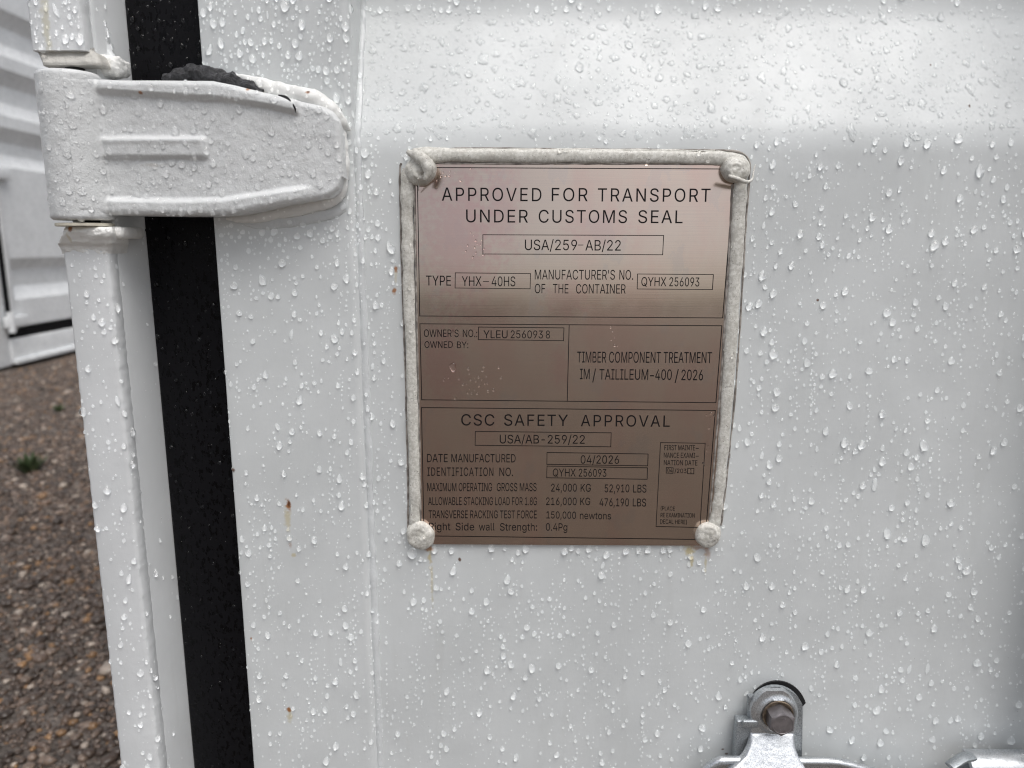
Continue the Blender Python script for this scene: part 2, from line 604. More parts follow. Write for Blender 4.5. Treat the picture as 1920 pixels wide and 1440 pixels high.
def far_container():
    t = empty("shipping_container", (-3.27, 3.98, 0), "second white shipping container standing on the gravel behind, its closed door end in view", "shipping container", "white shipping containers")
    H, W, L = 2.9, 2.44, 6.0
    SILL = 0.215
    def part(name, mb, mat, par=None, sh=40):
        o = mb.build(name, mat, None, True, sh)
        o.parent = par or t
        return o
    part("body", MB().add(*box(.03, W - .03, .16, L, .12, H - .05)), M_far)
    for x0 in (0, W - .15):
        part("corner_post", MB().add(*box(x0, x0 + .15, -.002, .16, .02, H - .02, .008)), M_far)
    part("door_sill", MB().add(*box(.151, W - .151, -.015, .16, .03, SILL - .025, .006)).add(*box(.151, W - .151, -.04, -.014, .03, .06, .004)), M_far)
    part("door_header", MB().add(*box(.151, W - .151, -.015, .16, H - .2, H - .02, .006)), M_far)
    def zc(py):   # height of a measured band edge on the far face, seen at px 90
        d = ray(90, py); s = -3.27 / d.x
        return CAMH + d.z * s
    cuts = [(555, 532), (503, 482), (325, 302), (281, 257), (237, 212), (183, 157), (135, 110), (82, 56)]
    zl = [(SILL + .05, 0)]
    state = 0
    for lo, hi in cuts:
        zl.append((zc(lo), state)); state = 1 - state; zl.append((zc(hi), state))
    z = zl[-1][0]
    while z < H - .75:
        zl += [(z + .06, 0), (z + .15, 1), (z + .23, 1), (z + .32, 0)]; z += .32
    zl.append((H - .23, 0))
    for a, b in ((.20, 1.20), (1.24, W - .20)):
        m = MB()
        m.add(*box(a, a + .035, -.012, .05, SILL + .03, H - .21, .004)).add(*box(b - .035, b, -.012, .05, SILL + .03, H - .21, .004))
        m.add(*profile_panel(zl, a + .035, b - .035, -.004, .055))
        door = part("door", m, M_far, None, 20)
        rods = MB()
        for xr in (a + .78, ):
            rd = part("lock_rod", MB().add(*lathe_z(xr, -.035, [(.017, .1), (.017, H - .1)], 16)), M_galvd, door)
    part("door_seal", MB().add(*box(.151, .201, -.001, .05, SILL - .02, H - .21)).add(*box(.2, W - .2, .0, .05, SILL - .02, SILL + .028))
         .add(*box(1.201, 1.239, .0, .05, SILL + .029, H - .21)).add(*box(W - .199, W - .152, .0, .05, SILL - .02, H - .21)), M_rubber)
    for zz in (zc(0) + 1.25, zc(0) + .62, zc(338), zc(592)):
        part("hinge", MB().add(*box(.10, .30, -.045, -.013, zz - .035, zz + .035, .006)).add(*lathe_z(.135, -.04, [(.022, zz - .065), (.022, zz + .065)], 16)), M_far)
    t.rotation_euler = (0, 0, R(90))


far_container()

# ------------------------------------------------------------------ near container
box_root = empty("shipping_container", (0, 0, 0), "rain wet white shipping container in front with large hinge and black door seal", "shipping container", "white shipping containers")
ZB, ZT = 0.16, 2.72
Y_BAR, Y_BARB, Y_SEAL, Y_PAN = -0.022, -0.0126, 0.029, 0.004

XL = P(193, 1150, Y_BAR).x; XR = P(270, 1150, Y_BAR).x              # lower bar
XLU = P(50, 20, Y_BAR).x; XRU = P(151, 20, Y_BAR).x                 # upper bar
XS = P(322, 1000, Y_SEAL).x                                         # seal, left
XF = P(443, 1000, 0).x                                              # frame, left edge
XFR = P(700, 1100, 0.0).x - 0.002                                   # frame, right edge

# corner post behind the bars
post = empty("corner_post", (XL, 0, ZB)); post.parent = box_root
prof = [(XL + .003, Y_BARB + .002), (XR - .001, Y_BARB + .002), (XR + .0005, Y_BARB + .004), (XS - .001, Y_SEAL - .002), (XS, Y_SEAL), (XS, .10), (XL - .01, .10), (XL - .004, .02)]
nzs = 60
vs = [(x, y, ZB + (ZT - ZB) * i / (nzs - 1)) for i in range(nzs) for x, y in prof]
pf = grid_faces(nzs, len(prof), True)
obj("post_body", vs, pf, M_post, post)


def bar(x0, x1, z0, z1, seed):
    """flat bar with a ragged painted edge"""
    n = int((z1 - z0) / .002)
    r = .0025
    pr = [(x0, Y_BARB), (x0, Y_BAR + r), (x0 + r * .3, Y_BAR + r * .3), (x0 + r, Y_BAR), (x0 + (x1 - x0) * .5, Y_BAR - .0003), (x1 - .0035, Y_BAR), (x1 - .001, Y_BAR + .0006), (x1, Y_BAR + .002), (x1 + .0006, Y_BARB - .001), (x1, Y_BARB + .003)]
    vs = []
    for i in range(n):
        z = z0 + (z1 - z0) * i / (n - 1)
        for k, (x, y) in enumerate(pr):
            dx = dy = 0
            if k >= 5:
                a = .0004 * nz(x + seed, k * .01, z, 110) + .0006 * nz(x, k * .02 + seed, z, 420)
                dx = a; dy = -.9 * abs(.0008 * nz(seed, 0, z, 330)) if k in (6, 7) else 0
            elif k < 3:
                dx = .0005 * nz(seed, k, z, 150)
            vs.append((x + dx, y + dy, z))
    f = grid_faces(n, len(pr), True)
    f.append(list(range(len(pr)))); f.append([(n - 1) * len(pr) + k for k in range(len(pr))])
    return vs, f


ZLO = P(160, 452, Y_BAR).z
ZUP = P(100, 94, Y_BAR).z
obj("post_bar", *bar(XL, XR, ZB, ZLO, 1.3), M_post, box_root, True, 50)
obj("post_bar", *bar(XLU, XRU, ZUP, ZT, 4.1), M_post, box_root, True, 50)


def lump(px0, px1, py0, py1, Yf, Yb, amp, ns, bev=.004, seed=0, taper=0.0, tilt=0.0):
    """rounded, weld-lumpy block between measured limits"""
    a, b = P(px0, (py0 + py1) / 2, Yf), P(px1, (py0 + py1) / 2, Yf)
    zt, zb = P((px0 + px1) / 2, py0, Yf).z, P((px0 + px1) / 2, py1, Yf).z
    bm = bmesh.new(); bmesh.ops.create_cube(bm, size=1.0)
    bmesh.ops.subdivide_edges(bm, edges=bm.edges[:], cuts=14, use_grid_fill=True)
    hx, hy, hz = (b.x - a.x) / 2, (Yb - Yf) / 2, (zt - zb) / 2
    c = Vector(((a.x + b.x) / 2, (Yf + Yb) / 2, (zt + zb) / 2))
    for v in bm.verts:
        q = Vector((v.co.x * 2 * hx, v.co.y * 2 * hy, v.co.z * 2 * hz))
        inner = Vector([max(-h + bev, min(h - bev, w)) for h, w in zip((hx, hy, hz), q)])
        d = q - inner
        if d.length > 1e-9: q = inner + d.normalized() * min(bev, d.length if d.length < bev else bev)
        s = 1 + taper * (q.z / hz)
        q.x *= s
        w = c + q
        nrm = (d.normalized() if d.length > 1e-9 else Vector((0, 0, 0)))
        w += nrm * amp * (nz(w.x + seed, w.y, w.z, ns) + .6 * nz(w.x, w.y + seed, w.z, ns * 2.6))
        w.y += tilt * (.5 - .5 * q.z / hz)
        v.co = w
    bm.verts.index_update()
    r = [v.co.copy() for v in bm.verts], [[v.index for v in f.verts] for f in bm.faces]
    bm.free()
    return r


def strip_body(rows, n=30, rnd_=.004, thick=.02, amp=.001, ns=150, seed=0):
    """lumpy cast or welded body: rows of (left px, right px, px height, front depth)"""
    rows = cr(rows, 5)
    vs = []
    for a, b, yy, Y in rows:
        for k in range(n):
            t = .5 - .5 * math.cos(math.pi * k / (n - 1))
            q = P(a + (b - a) * t, yy, Y)
            ed = min(t, 1 - t) * (b - a) / 2480
            back = rnd_ - math.sqrt(max(0, rnd_ * rnd_ - (rnd_ - min(ed, rnd_)) ** 2))
            d = amp * (nz(q.x + seed, seed, q.z, ns) + .6 * nz(q.x, seed, q.z, ns * 2.7) + .3 * nz(q.x, seed, q.z, ns * 6))
            vs.append((q.x + (.5 * d if k in (0, n - 1) else 0), q.y + back - d, q.z + .4 * d))
    m = len(rows)
    f = grid_faces(m, n)
    b0 = len(vs)
    ring = list(range(n)) + [i * n + n - 1 for i in range(1, m)] + [(m - 1) * n + k for k in range(n - 2, -1, -1)] + [i * n for i in range(m - 2, 0, -1)]
    for r_ in ring: vs.append((vs[r_][0], vs[r_][1] + thick, vs[r_][2]))
    L = len(ring)
    for k in range(L): f.append([ring[k], ring[(k + 1) % L], b0 + (k + 1) % L, b0 + k])
    return vs, f


# lugs that carry the hinge pin, above and below the knuckle
lug_low = MB()
lug_low.add(*strip_body([(119, 205, 425, -.0300), (115, 206, 431, -.0318), (112, 207, 440, -.0312), (107, 207, 450, -.0285), (104, 208, 456, -.0268), (106, 207, 461, -.0240), (110, 206, 467, -.0228), (112, 205, 476, -.0216)], 34, .004, .02, .0012, 170, 2))
ql = [P(a, b, -.018) for a, b in ((196, 425), (236, 426), (236, 446), (196, 448))]
lug_low.add(*box(ql[0].x, ql[1].x, -.024, .010, ql[3].z, ql[0].z, .0035))
lugo = lug_low.build("hinge_lug", M_weld, box_root, True, 50)
lug_up = MB()
lug_up.add(*strip_body([(60, 162, 84, -.0200), (62, 167, 92, -.0180), (67, 178, 98, -.0178), (71, 184, 107, -.0205), (74, 187, 115, -.0232), (76, 187, 121, -.0232)], 34, .004, .02, .0009, 130, 5))
lu = lug_up.build("hinge_lug", M_grime, box_root, True, 50)
ear = MB().add(*lump(168, 224, 102, 138, -.009, .010, .0020, 150, .005, 8, .0))
ear.build("weld_bead", M_weld, lu, True, 50)
# rough caulk smear in the corner beside the lug
sm = [P(a, b, .004) for a, b in ((196, 10), (200, 50), (206, 90), (222, 128))]
MB().add(*tube([(q.x - .004, q.y, q.z, r) for q, r in zip(sm, (.002, .003, .005, .006))], 10, 8, .6, .0018, 160)).build("caulk_smear", M_caulk, post)
# washer
qa, qb = P(117, 418, -.03), P(206, 418, -.03)
wz1, wz0 = P(160, 417.5, -.035).z, P(160, 424, -.035).z
KCX = (P(88, 270, -.02).x + P(199, 270, -.02).x) / 2; KR = (P(199, 270, -.02).x - P(88, 270, -.02).x) / 2
KCY = -.020
MB().add(*lathe_z(KCX, KCY, [(KR * .86, wz0), (KR * .9, wz0 + .0004), (KR * .9, wz1 - .0004), (KR * .86, wz1)], 40)).build("washer", M_washer, lugo)
MB().add(*lathe_z(KCX, -.012, [(KR * .3, P(160, 450, -.03).z), (KR * .3, P(130, 95, -.03).z)], 24)).build("hinge_pin", M_black, box_root)

# rubber seal
sn = 240
pr = [(XS + .0003, .05), (XS + .0003, Y_SEAL + .002), (XS + .003, Y_SEAL), (XS + .02, Y_SEAL - .0022), (XF - .012, Y_SEAL - .003), (XF + .004, Y_SEAL - .002), (XF + .012, Y_SEAL + .004), (XF + .012, .05)]
vs = []
for i in range(sn):
    z = ZB + (ZT - ZB) * i / (sn - 1)
    for k, (x, y) in enumerate(pr): vs.append((x, y + (.0007 * nz(x, 0, z, 14) if 1 < k < 6 else 0), z))
obj("door_seal", vs, grid_faces(sn, len(pr)), M_rubber, box_root)

# upright door frame
def arc(cx, cy, r, a0, a1, n): return [(cx + r * math.cos(R(a0 + (a1 - a0) * i / n)), cy + r * math.sin(R(a0 + (a1 - a0) * i / n))) for i in range(n + 1)]
RF = .0062
pr = [(XF, .045)] + arc(XF + .0015, .0015, .0015, 180, 270, 4)
for i in range(1, 14): pr.append((XF + (XFR - XF) * i / 14, 0))
pr += arc(XFR - RF, RF, RF, 270, 360, 8) + [(XFR, .055)]
sn = 300
vs = []
for i in range(sn):
    z = ZB + (ZT - ZB) * i / (sn - 1)
    for x, y in pr: vs.append((x, y + .0004 * nz(x, 3, z, 12), z))
obj("door_frame", vs, grid_faces(sn, len(pr)), M_frame, box_root, True, 60)

# corrugated door panel
Y_IN = 0.044
zf0 = P(1200, 256, Y_PAN).z           # where the outer flat ends
zf1 = P(1200, 22, Y_IN).z             # where the recess floor begins
SLH = zf1 - zf0


def panel_profile():
    """(y, z) from the sill to the header, folds rounded"""
    pts = [(Y_PAN, ZB)]
    z = zf0
    raw = [(Y_PAN, ZB), (Y_PAN, zf0), (Y_IN, zf1), (Y_IN, zf1 + .085), (Y_PAN, zf1 + .085 + SLH)]
    z = zf1 + .085 + SLH
    while z < ZT - .5:
        raw += [(Y_PAN, z + .08), (Y_IN, z + .08 + SLH), (Y_IN, z + .165 + SLH), (Y_PAN, z + .165 + 2 * SLH)]
        z += .165 + 2 * SLH
    raw.append((Y_PAN, ZT))
    out = [raw[0]]
    for i in range(1, len(raw) - 1):
        a, b, c = (Vector(q) for q in raw[i - 1:i + 2])
        l = .013
        p0 = b + (a - b).normalized() * l; p2 = b + (c - b).normalized() * l
        for k in range(9):
            t = k / 8
            q = p0 * (1 - t) ** 2 + b * 2 * t * (1 - t) + p2 * t * t
            out.append((q.x, q.y))
    out.append(raw[-1])
    dense = [out[0]]
    for q in out[1:]:
        p_ = dense[-1]; d = math.hypot(q[0] - p_[0], q[1] - p_[1]); n = max(1, int(d / .02))
        for k in range(1, n + 1): dense.append((p_[0] + (q[0] - p_[0]) * k / n, p_[1] + (q[1] - p_[1]) * k / n))
    return dense


PP = panel_profile()
nx = 70
X1 = XFR + 1.05
vs = []
for y, z in PP:
    for i in range(nx):
        x = XFR - .001 + (X1 - XFR) * i / (nx - 1)
        vs.append((x, y + .0011 * nz(x, 7, z, 4.2) + .0004 * nz(x, 2, z, 13), z))
obj("door_panel", vs, grid_faces(len(PP), nx), M_panel, box_root, True, 60)
# caulk between frame and panel, following the folds
cp = []
for y, z in PP:
    if ZB + .02 < z < 1.6 and (not cp or abs(z - cp[-1][2]) > .006):
        cp.append((XFR + .0012, y + .0004, z, .0030))
MB().add(*tube(cp, 10, 3, .75, .0011, 130)).build("caulk_bead", M_caulk, box_root)
# rest of the box
body = MB().add(*box(XL - .008, 2.1, .10, 2.44, .14, 2.78)).add(*box(XS - .05, 2.1, .0, .099, .02, ZB - .004, .006)).add(*box(XS - .05, 2.1, .0, .099, ZT + .004, 2.86, .006))
body.build("body", M_post, box_root)
# second door frame side and lock rod just right of the view
XLR = P(2060, 1000, -.03).x
MB().add(*lathe_z(XLR, -.030, [(.0165, ZB - .05), (.0165, ZT)], 28)).build("lock_rod", M_galvd, box_root)

# ------------------------------------------------------------------ hinge
hinge = empty("door_hinge", (KCX, KCY, P(150, 270, -.02).z)); hinge.parent = box_root
kz1, kz0 = P(130, 127, -.038).z, P(155, 412, -.038).z
prof = []
rr = .0032
for a in range(0, 91, 15): prof.append((KR - rr + rr * math.sin(R(a)), kz0 + rr - rr * math.cos(R(a))))
for i in range(1, 60): prof.append((KR, kz0 + rr + (kz1 - kz0 - 2 * rr) * i / 60))
for a in range(90, -1, -15): prof.append((KR - rr + rr * math.sin(R(a)), kz1 - rr + rr * math.cos(R(a))))
MB().add(*lathe_z(KCX, KCY, prof, 72, .00035, 120)).build("knuckle", M_hinge, hinge)

YB = -0.024
def to_xz(pts, Y=YB): return [(P(a, b, Y).x, P(a, b, Y).z) for a, b in pts]
TOP = to_xz([(150, 146), (195, 149), (230, 151), (300, 151), (400, 152), (440, 160), (500, 174), (560, 187), (598, 195), (619, 205), (632, 222), (637, 250)])
BOT = to_xz([(150, 402), (200, 403), (260, 404), (330, 405), (400, 405), (445, 402), (490, 393), (540, 382), (592, 374), (616, 369), (631, 356), (637, 332)])
RT = to_xz([(150, 168), (185, 172), (300, 180), (430, 188), (500, 199), (556, 211), (640, 235)])
RB = to_xz([(150, 372), (200, 373), (320, 376), (420, 374), (500, 361), (575, 349), (640, 340)])
def ip(c, x): return float(np.interp(x, [q[0] for q in c], [q[1] for q in c]))
xr_end = max(TOP[-1][0], BOT[-1][0])
x_cr0, x_cr1 = P(548, 205, YB).x, P(562, 205, YB).x
x_rb0, x_rb1 = P(190, 278, YB).x, P(388, 278, YB).x
z_r0, z_r1 = P(290, 298, YB).z, P(290, 257, YB).z
x_bb0, x_bb1 = P(540, 355, YB).x, P(590, 350, YB).x


def blade_y(x, z, e):
    y = YB + .004 * sst(P(400, 270, YB).x, xr_end, x)
    h = 0
    lf = sst(KCX + KR * .8, KCX + KR * 1.25, x)
    h += .0042 * sst(ip(RT, x) - .0022, ip(RT, x) + .0022, z) * (1 - sst(x_cr0, x_cr1, x))
    h += .0042 * sst(ip(RB, x) + .0022, ip(RB, x) - .0022, z) * (1 - sst(x_bb0, x_bb1, x))
    rib = sst(z_r0 - .001, z_r0 + .0025, z) * (1 - sst(z_r1 - .0025, z_r1 + .001, z)) * (1 - sst(x_rb1 - .002, x_rb1 + .0015, x))
    h += .0034 * rib
    # two soft ridges on the edges of the rib
    h += .0010 * math.exp(-((z - z_r1 + .002) / .0022) ** 2) * (1 - sst(x_rb1 - .004, x_rb1, x))
    y -= h * lf
    ky = KCY - math.sqrt(max(0, KR * KR - (x - KCX) ** 2)) - .0004 if x < KCX + KR else KCY + 3 * (x - KCX - KR)
    kk = .010; hh_ = max(kk - abs(y - ky), 0) / kk
    y = min(y, ky) - hh_ * hh_ * kk * .25
    y += .00045 * nz(x, 1, z, 75) + .00022 * nz(x, 5, z, 240)
    r = .0045
    if e < r: y += r - math.sqrt(max(0, r * r - (r - e) ** 2))
    return y


ncol, nrow = 190, 110
xa = KCX + KR * .35
vs = []
ts = [0.5 - 0.5 * math.cos(math.pi * i / (nrow - 1)) * (0.9 + .1 * 1) for i in range(nrow)]
ts[0], ts[-1] = 0, 1
rows = []
for j in range(-1, nrow + 1):
    for i in range(ncol):
        s = i / (ncol - 1); s = 1 - (1 - s) ** 1.25
        x = xa + (xr_end - xa) * s
        zt, zb = ip(TOP, x), ip(BOT, x)
        t = ts[max(0, min(nrow - 1, j))]
        z = zb + (zt - zb) * t
        e = min(zt - z, z - zb, (xr_end - x))
        if j in (-1, nrow): vs.append((x, -.0005, z))
        else: vs.append((x, blade_y(x, z, max(0, e)), z))
bf = grid_faces(nrow + 2, ncol)
nc = ncol
b0 = len(vs)
for j in range(nrow + 2): vs.append((xr_end, -.0005, vs[j * nc + nc - 1][2]))
for j in range(nrow + 1): bf.append([j * nc + nc - 1, b0 + j, b0 + j + 1, (j + 1) * nc + nc - 1])
obj("blade", vs, bf, M_hinge, hinge, True, 0)

# squeezed foam, cracked sealant round the blade
def pth(pts): return [(*P(a, b, Y), r) for a, b, Y, r in pts]
MB().add(*tube(pth([(304, 147, -.004, .0012), (325, 143, -.006, .0040), (368, 139, -.008, .0062), (405, 144, -.010, .0060), (440, 153, -.012, .0046), (468, 162, -.014, .0034), (492, 172, -.015, .0010)]), 22, 12, 1.0, .0022, 170)).build("squeezed_seal_foam", M_foam, hinge)
sl = MB().add(*tube(pth([(438, 143, -.002, .0010), (470, 153, -.006, .0040), (520, 170, -.009, .0058), (580, 184, -.011, .0062), (615, 203, -.010, .0062), (636, 228, -.008, .0058), (650, 238, -.004, .0030), (657, 245, -.001, .0012)]), 16, 12, .95, .0012, 110))
sl.add(*tube(pth([(634, 232, -.008, .0040), (640, 265, -.006, .0044), (642, 310, -.006, .0048), (636, 352, -.005, .0050), (618, 376, -.004, .0052), (570, 388, -.003, .0050), (510, 402, -.002, .0045), (450, 412, -.001, .0030), (425, 410, 0, .0010)]), 16, 12, .8, .0012, 110))
sl.build("hinge_sealant", M_sealw, hinge)
MB().add(*tube(pth([(652, 372, 0, .001), (636, 388, 0, .0055), (590, 398, 0, .0075), (530, 410, 0, .0070), (480, 418, 0, .0045), (450, 414, 0, .001)]), 16, 10, .30, .0008, 90)).build("sealant_smear", M_caulk, hinge)
MB().add(*tube(pth([(522, 178, -.0225, .0004), (536, 183, -.0235, .0012), (546, 193, -.0245, .0009), (553, 203, -.0245, .0006), (554, 211, -.0235, .0002)]), 8, 8, .7)).build("sealant_crack", M_black, hinge)

# ------------------------------------------------------------------ data plate
YP = Y_PAN - .0026          # front of the sheet
YI = YP - .00012            # print
def c4(x, y): return 730 + x / 2.743, 260 + y / 2.743
def c5(x, y): return 730 + x / 2.743, 590 + y / 2.743
pc = P(1070, 660, YP)
plate = empty("data_plate", (pc.x, YP, pc.z), "brushed steel approval plate with black print, sealed with grimy white sealant onto the door panel", "data plate")
corners = [(778, 304), (1380, 309), (1334, 1024), (788, 1021)]
cw = [P(a, b, YP) for a, b in corners]
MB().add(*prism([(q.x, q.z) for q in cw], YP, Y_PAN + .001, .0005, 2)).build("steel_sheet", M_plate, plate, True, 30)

FONT = None
try:
    FONT = bpy.data.fonts.load(os.path.join(bpy.utils.system_resource('DATAFILES', path='fonts'), 'Inter.woff2'))
except Exception:
    FONT = None
_cv = bpy.data.curves.new("measure", 'FONT')
if FONT: _cv.font = FONT
_cv.resolution_u = 3
_cv.fill_mode = 'NONE'
_cv.offset = 0.019
_co = bpy.data.objects.new("measure", _cv)
COL.objects.link(_co)
from mathutils.geometry import delaunay_2d_cdt
_gc = {}


def glyphs(s, space=1.0, off=0.019):
    """outline loops of a word, filled by the non-zero winding rule"""
    if (s, space, off) in _gc: return _gc[(s, space, off)]
    _cv.offset = off
    _cv.body = s
    _cv.space_character = space
    dg = bpy.context.evaluated_depsgraph_get(); dg.update()
    ev = _co.evaluated_get(dg); me = ev.to_mesh()
    co = [(q.co.x, q.co.y) for q in me.vertices]
    nxt = {}
    for e in me.edges: nxt.setdefault(e.vertices[0], []).append(e.vertices[1]); nxt.setdefault(e.vertices[1], []).append(e.vertices[0])
    ev.to_mesh_clear()
    loops, seen = [], set()
    for i in range(len(co)):
        if i in seen or i not in nxt: continue
        lp, cur = [i], i
        seen.add(i)
        while True:
            c = [j for j in nxt[cur] if j not in seen]
            if not c: break
            cur = min(c) if len(lp) == 1 else c[0]
            seen.add(cur); lp.append(cur)
        if len(lp) > 2: loops.append(lp)
    ed = [(lp[k], lp[(k + 1) % len(lp)]) for lp in loops for k in range(len(lp))]
    v, _e, f, *_r = delaunay_2d_cdt([Vector(c) for c in co], ed, [], 0, 1e-7)
    A = np.array([co[a] for a, b in ed]); B = np.array([co[b] for a, b in ed])
    out = []
    for t in f:
        cx_, cy_ = sum(v[i].x for i in t) / 3, sum(v[i].y for i in t) / 3
        up = (A[:, 1] <= cy_) & (B[:, 1] > cy_); dn = (A[:, 1] > cy_) & (B[:, 1] <= cy_)
        cr_ = (B[:, 0] - A[:, 0]) * (cy_ - A[:, 1]) - (cx_ - A[:, 0]) * (B[:, 1] - A[:, 1])
        if int((up & (cr_ > 0)).sum()) - int((dn & (cr_ < 0)).sum()) != 0: out.append(list(t))
    _gc[(s, space, off)] = (np.array([q[:] for q in v]), out)
    return _gc[(s, space, off)]


_hv, _ = glyphs("H")
CAP = _hv[:, 1].max()


def text(mb, s, a, b, h, conv, space=1.0, weight=0.0):
    v, f = glyphs(s, space, 0.024 if h > 52 else 0.034)
    x0, x1 = v[:, 0].min(), v[:, 0].max()
    pa, pb = P(*conv(*a), YI), P(*conv(*b), YI)
    up = P(*conv(a[0], a[1] - h), YI) - pa
    up = Vector((up.x * .3, 0, up.z))
    ex = pb - pa
    mb.add([pa + ex * ((q[0] - x0) / (x1 - x0)) + up * (q[1] / CAP) for q in v], f)


def quad_line(mb, pts, conv, w=.00055, closed=True):
    q = [P(*conv(*p), YI) for p in pts]
    n = len(q)
    for i in range(n if closed else n - 1):
        a, b = q[i], q[(i + 1) % n]
        d = (b - a).normalized(); s = Vector((-d.z, 0, d.x)) * w / 2
        e = d * w / 2 if closed else Vector((0, 0, 0))
        mb.add([a - s - e, b - s + e, b + s + e, a + s - e], [[0, 1, 2, 3]])


def printed(name, parent, conv, quads=(), lines=(), texts=(), w=.00055):
    m = MB()
    for q in quads: quad_line(m, q, conv, w)
    for q in lines: quad_line(m, q, conv, w, False)
    for t in texts: text(m, *t[:4], conv, *(t[4:]))
    return m.build(name, M_ink, parent, False)


p1 = printed("approval_print", plate, c4, [[(143, 148), (1775, 156), (1715, 922), (156, 912)]], [], [
    ("APPROVED", (270, 319), (782, 322), 68, 1.15), ("FOR", (835, 321), (1020, 322), 68, 1.15), ("TRANSPORT", (1072, 323), (1650, 325), 68, 1.15),
    ("UNDER", (395, 430), (713, 432), 66, 1.12), ("CUSTOMS", (768, 432), (1222, 434), 66, 1.12), ("SEAL", (1280, 434), (1508, 435), 66, 1.12),
    ("TYPE", (189, 755), (317, 756), 51), ("MANUFACTURER'S", (748, 724), (1160, 725), 50), ("NO.", (1183, 725), (1254, 726), 50),
    ("OF", (748, 795), (802, 795), 48), ("THE", (841, 795), (921, 796), 48), ("CONTAINER", (960, 796), (1215, 797), 48)])
printed("number_box", p1, c4, [[(481, 494), (1411, 498), (1406, 597), (481, 593)]], [[(970, 547), (998, 547)]], [("USA/259", (697, 573), (965, 574), 54), ("AB/22", (1008, 575), (1190, 576), 54)], .0005)
printed("number_box", p1, c4, [[(339, 690), (726, 694), (724, 772), (338, 768)]], [[(482, 735), (512, 735)]], [("YHX", (373, 758), (474, 758), 50), ("40HS", (526, 759), (648, 759), 50)], .0005)
printed("number_box", p1, c4, [[(1277, 696), (1667, 699), (1662, 776), (1275, 773)]], [], [("QYHX", (1296, 758), (1424, 759), 46), ("256093", (1440, 759), (1594, 760), 46)], .0005)
p2 = printed("ownership_print", plate, c5, [[(157, 47), (1711, 57), (1680, 453), (166, 438)]], [[(925, 52), (915, 446)]], [
    ("OWNER'S", (178, 114), (356, 115), 38), ("NO.:", (378, 115), (452, 115), 38), ("OWNED", (181, 171), (326, 171), 34), ("BY:", (348, 172), (406, 172), 34),
    ("TIMBER", (966, 246), (1115, 247), 56), ("COMPONENT", (1130, 247), (1396, 248), 56), ("TREATMENT", (1410, 248), (1658, 249), 56),
    ("IM", (980, 332), (1030, 332), 54), ("/", (1044, 340), (1062, 340), 60), ("/", (1468, 343), (1487, 343), 60), ("TAILILEUM\u2212400", (1080, 334), (1452, 336), 54), ("2026", (1502, 337), (1613, 338), 54)])
printed("number_box", p2, c5, [[(459, 64), (898, 68), (896, 134), (458, 128)]], [], [("YLEU", (484, 121), (608, 121), 40), ("256093", (624, 121), (790, 122), 40), ("8", (805, 122), (826, 122), 40)], .0005)
p3 = printed("safety_print", plate, c5, [[(165, 478), (1677, 493), (1625, 1157), (178, 1138)]], [], [
    ("CSC", (370, 570), (540, 571), 58, 1.1), ("SAFETY", (590, 571), (918, 573), 58, 1.1), ("APPROVAL", (985, 574), (1442, 577), 58, 1.15),
    ("DATE", (194, 759), (300, 759), 42), ("MANUFACTURED", (319, 759), (649, 760), 42), ("IDENTIFICATION", (196, 829), (535, 830), 43, 1.1), ("NO.", (566, 830), (636, 831), 43),
    ("MAXIMUM OPERATING", (195, 908), (528, 908), 42), ("GROSS MASS", (553, 908), (757, 908), 42), ("24,000", (832, 910), (964, 910), 40), ("KG", (984, 911), (1036, 911), 40), ("52,910", (1107, 914), (1234, 914), 40), ("LBS", (1254, 915), (1322, 915), 40),
    ("ALLOWABLE STACKING LOAD FOR 1.8G", (200, 979), (759, 980), 40), ("216,000", (806, 979), (963, 980), 38), ("KG", (982, 980), (1033, 980), 38), ("476,190", (1081, 985), (1232, 986), 40), ("LBS", (1252, 986), (1320, 987), 40),
    ("TRANSVERSE RACKING TEST FORCE", (202, 1047), (758, 1048), 40), ("150,000", (808, 1048), (960, 1050), 36), ("newtons", (980, 1051), (1140, 1053), 36),
    ("Right", (204, 1109), (314, 1109), 38), ("Side", (341, 1109), (436, 1110), 38), ("wall", (461, 1110), (541, 1110), 38), ("Strength:", (569, 1111), (760, 1111), 38), ("0.4Pg", (805, 1111), (915, 1112), 38)])
printed("number_box", p3, c5, [[(442, 601), (1141, 608), (1139, 680), (441, 672)]], [], [("USA/AB-259/22", (568, 662), (1005, 664), 44)], .0005)
printed("date_box", p3, c5, [[(811, 709), (1331, 717), (1329, 778), (810, 770)]], [], [("04/2026", (984, 766), (1181, 767), 42)], .0005)
printed("number_box", p3, c5, [[(811, 779), (1328, 788), (1326, 847), (809, 839)]], [], [("QYHX", (841, 832), (958, 833), 40), ("256093", (974, 833), (1116, 834), 40)], .0005)
printed("maintenance_box", p3, c5, [[(1395, 658), (1625, 662), (1598, 1095), (1372, 1090)], [(1425, 787), (1460, 788), (1459, 816), (1424, 815)], [(1535, 790), (1567, 791), (1566, 819), (1534, 818)]], [[(1576, 688), (1592, 688)], [(1576, 728), (1592, 728)]], [
    ("FIRST MAINTE", (1415, 697), (1572, 698), 26), ("NANCE EXAMI", (1412, 736), (1572, 737), 26), ("NATION DATE", (1412, 774), (1584, 776), 26),
    ("04", (1430, 811), (1456, 811), 20), ("/203", (1467, 814), (1528, 815), 22), ("1", (1547, 815), (1555, 815), 20),
    ("(PLACE", (1396, 1006), (1468, 1008), 20), ("RE EXAMINATION", (1395, 1042), (1570, 1044), 22), ("DECAL HERE)", (1393, 1075), (1530, 1078), 22)], .00045)
bpy.data.objects.remove(_co)

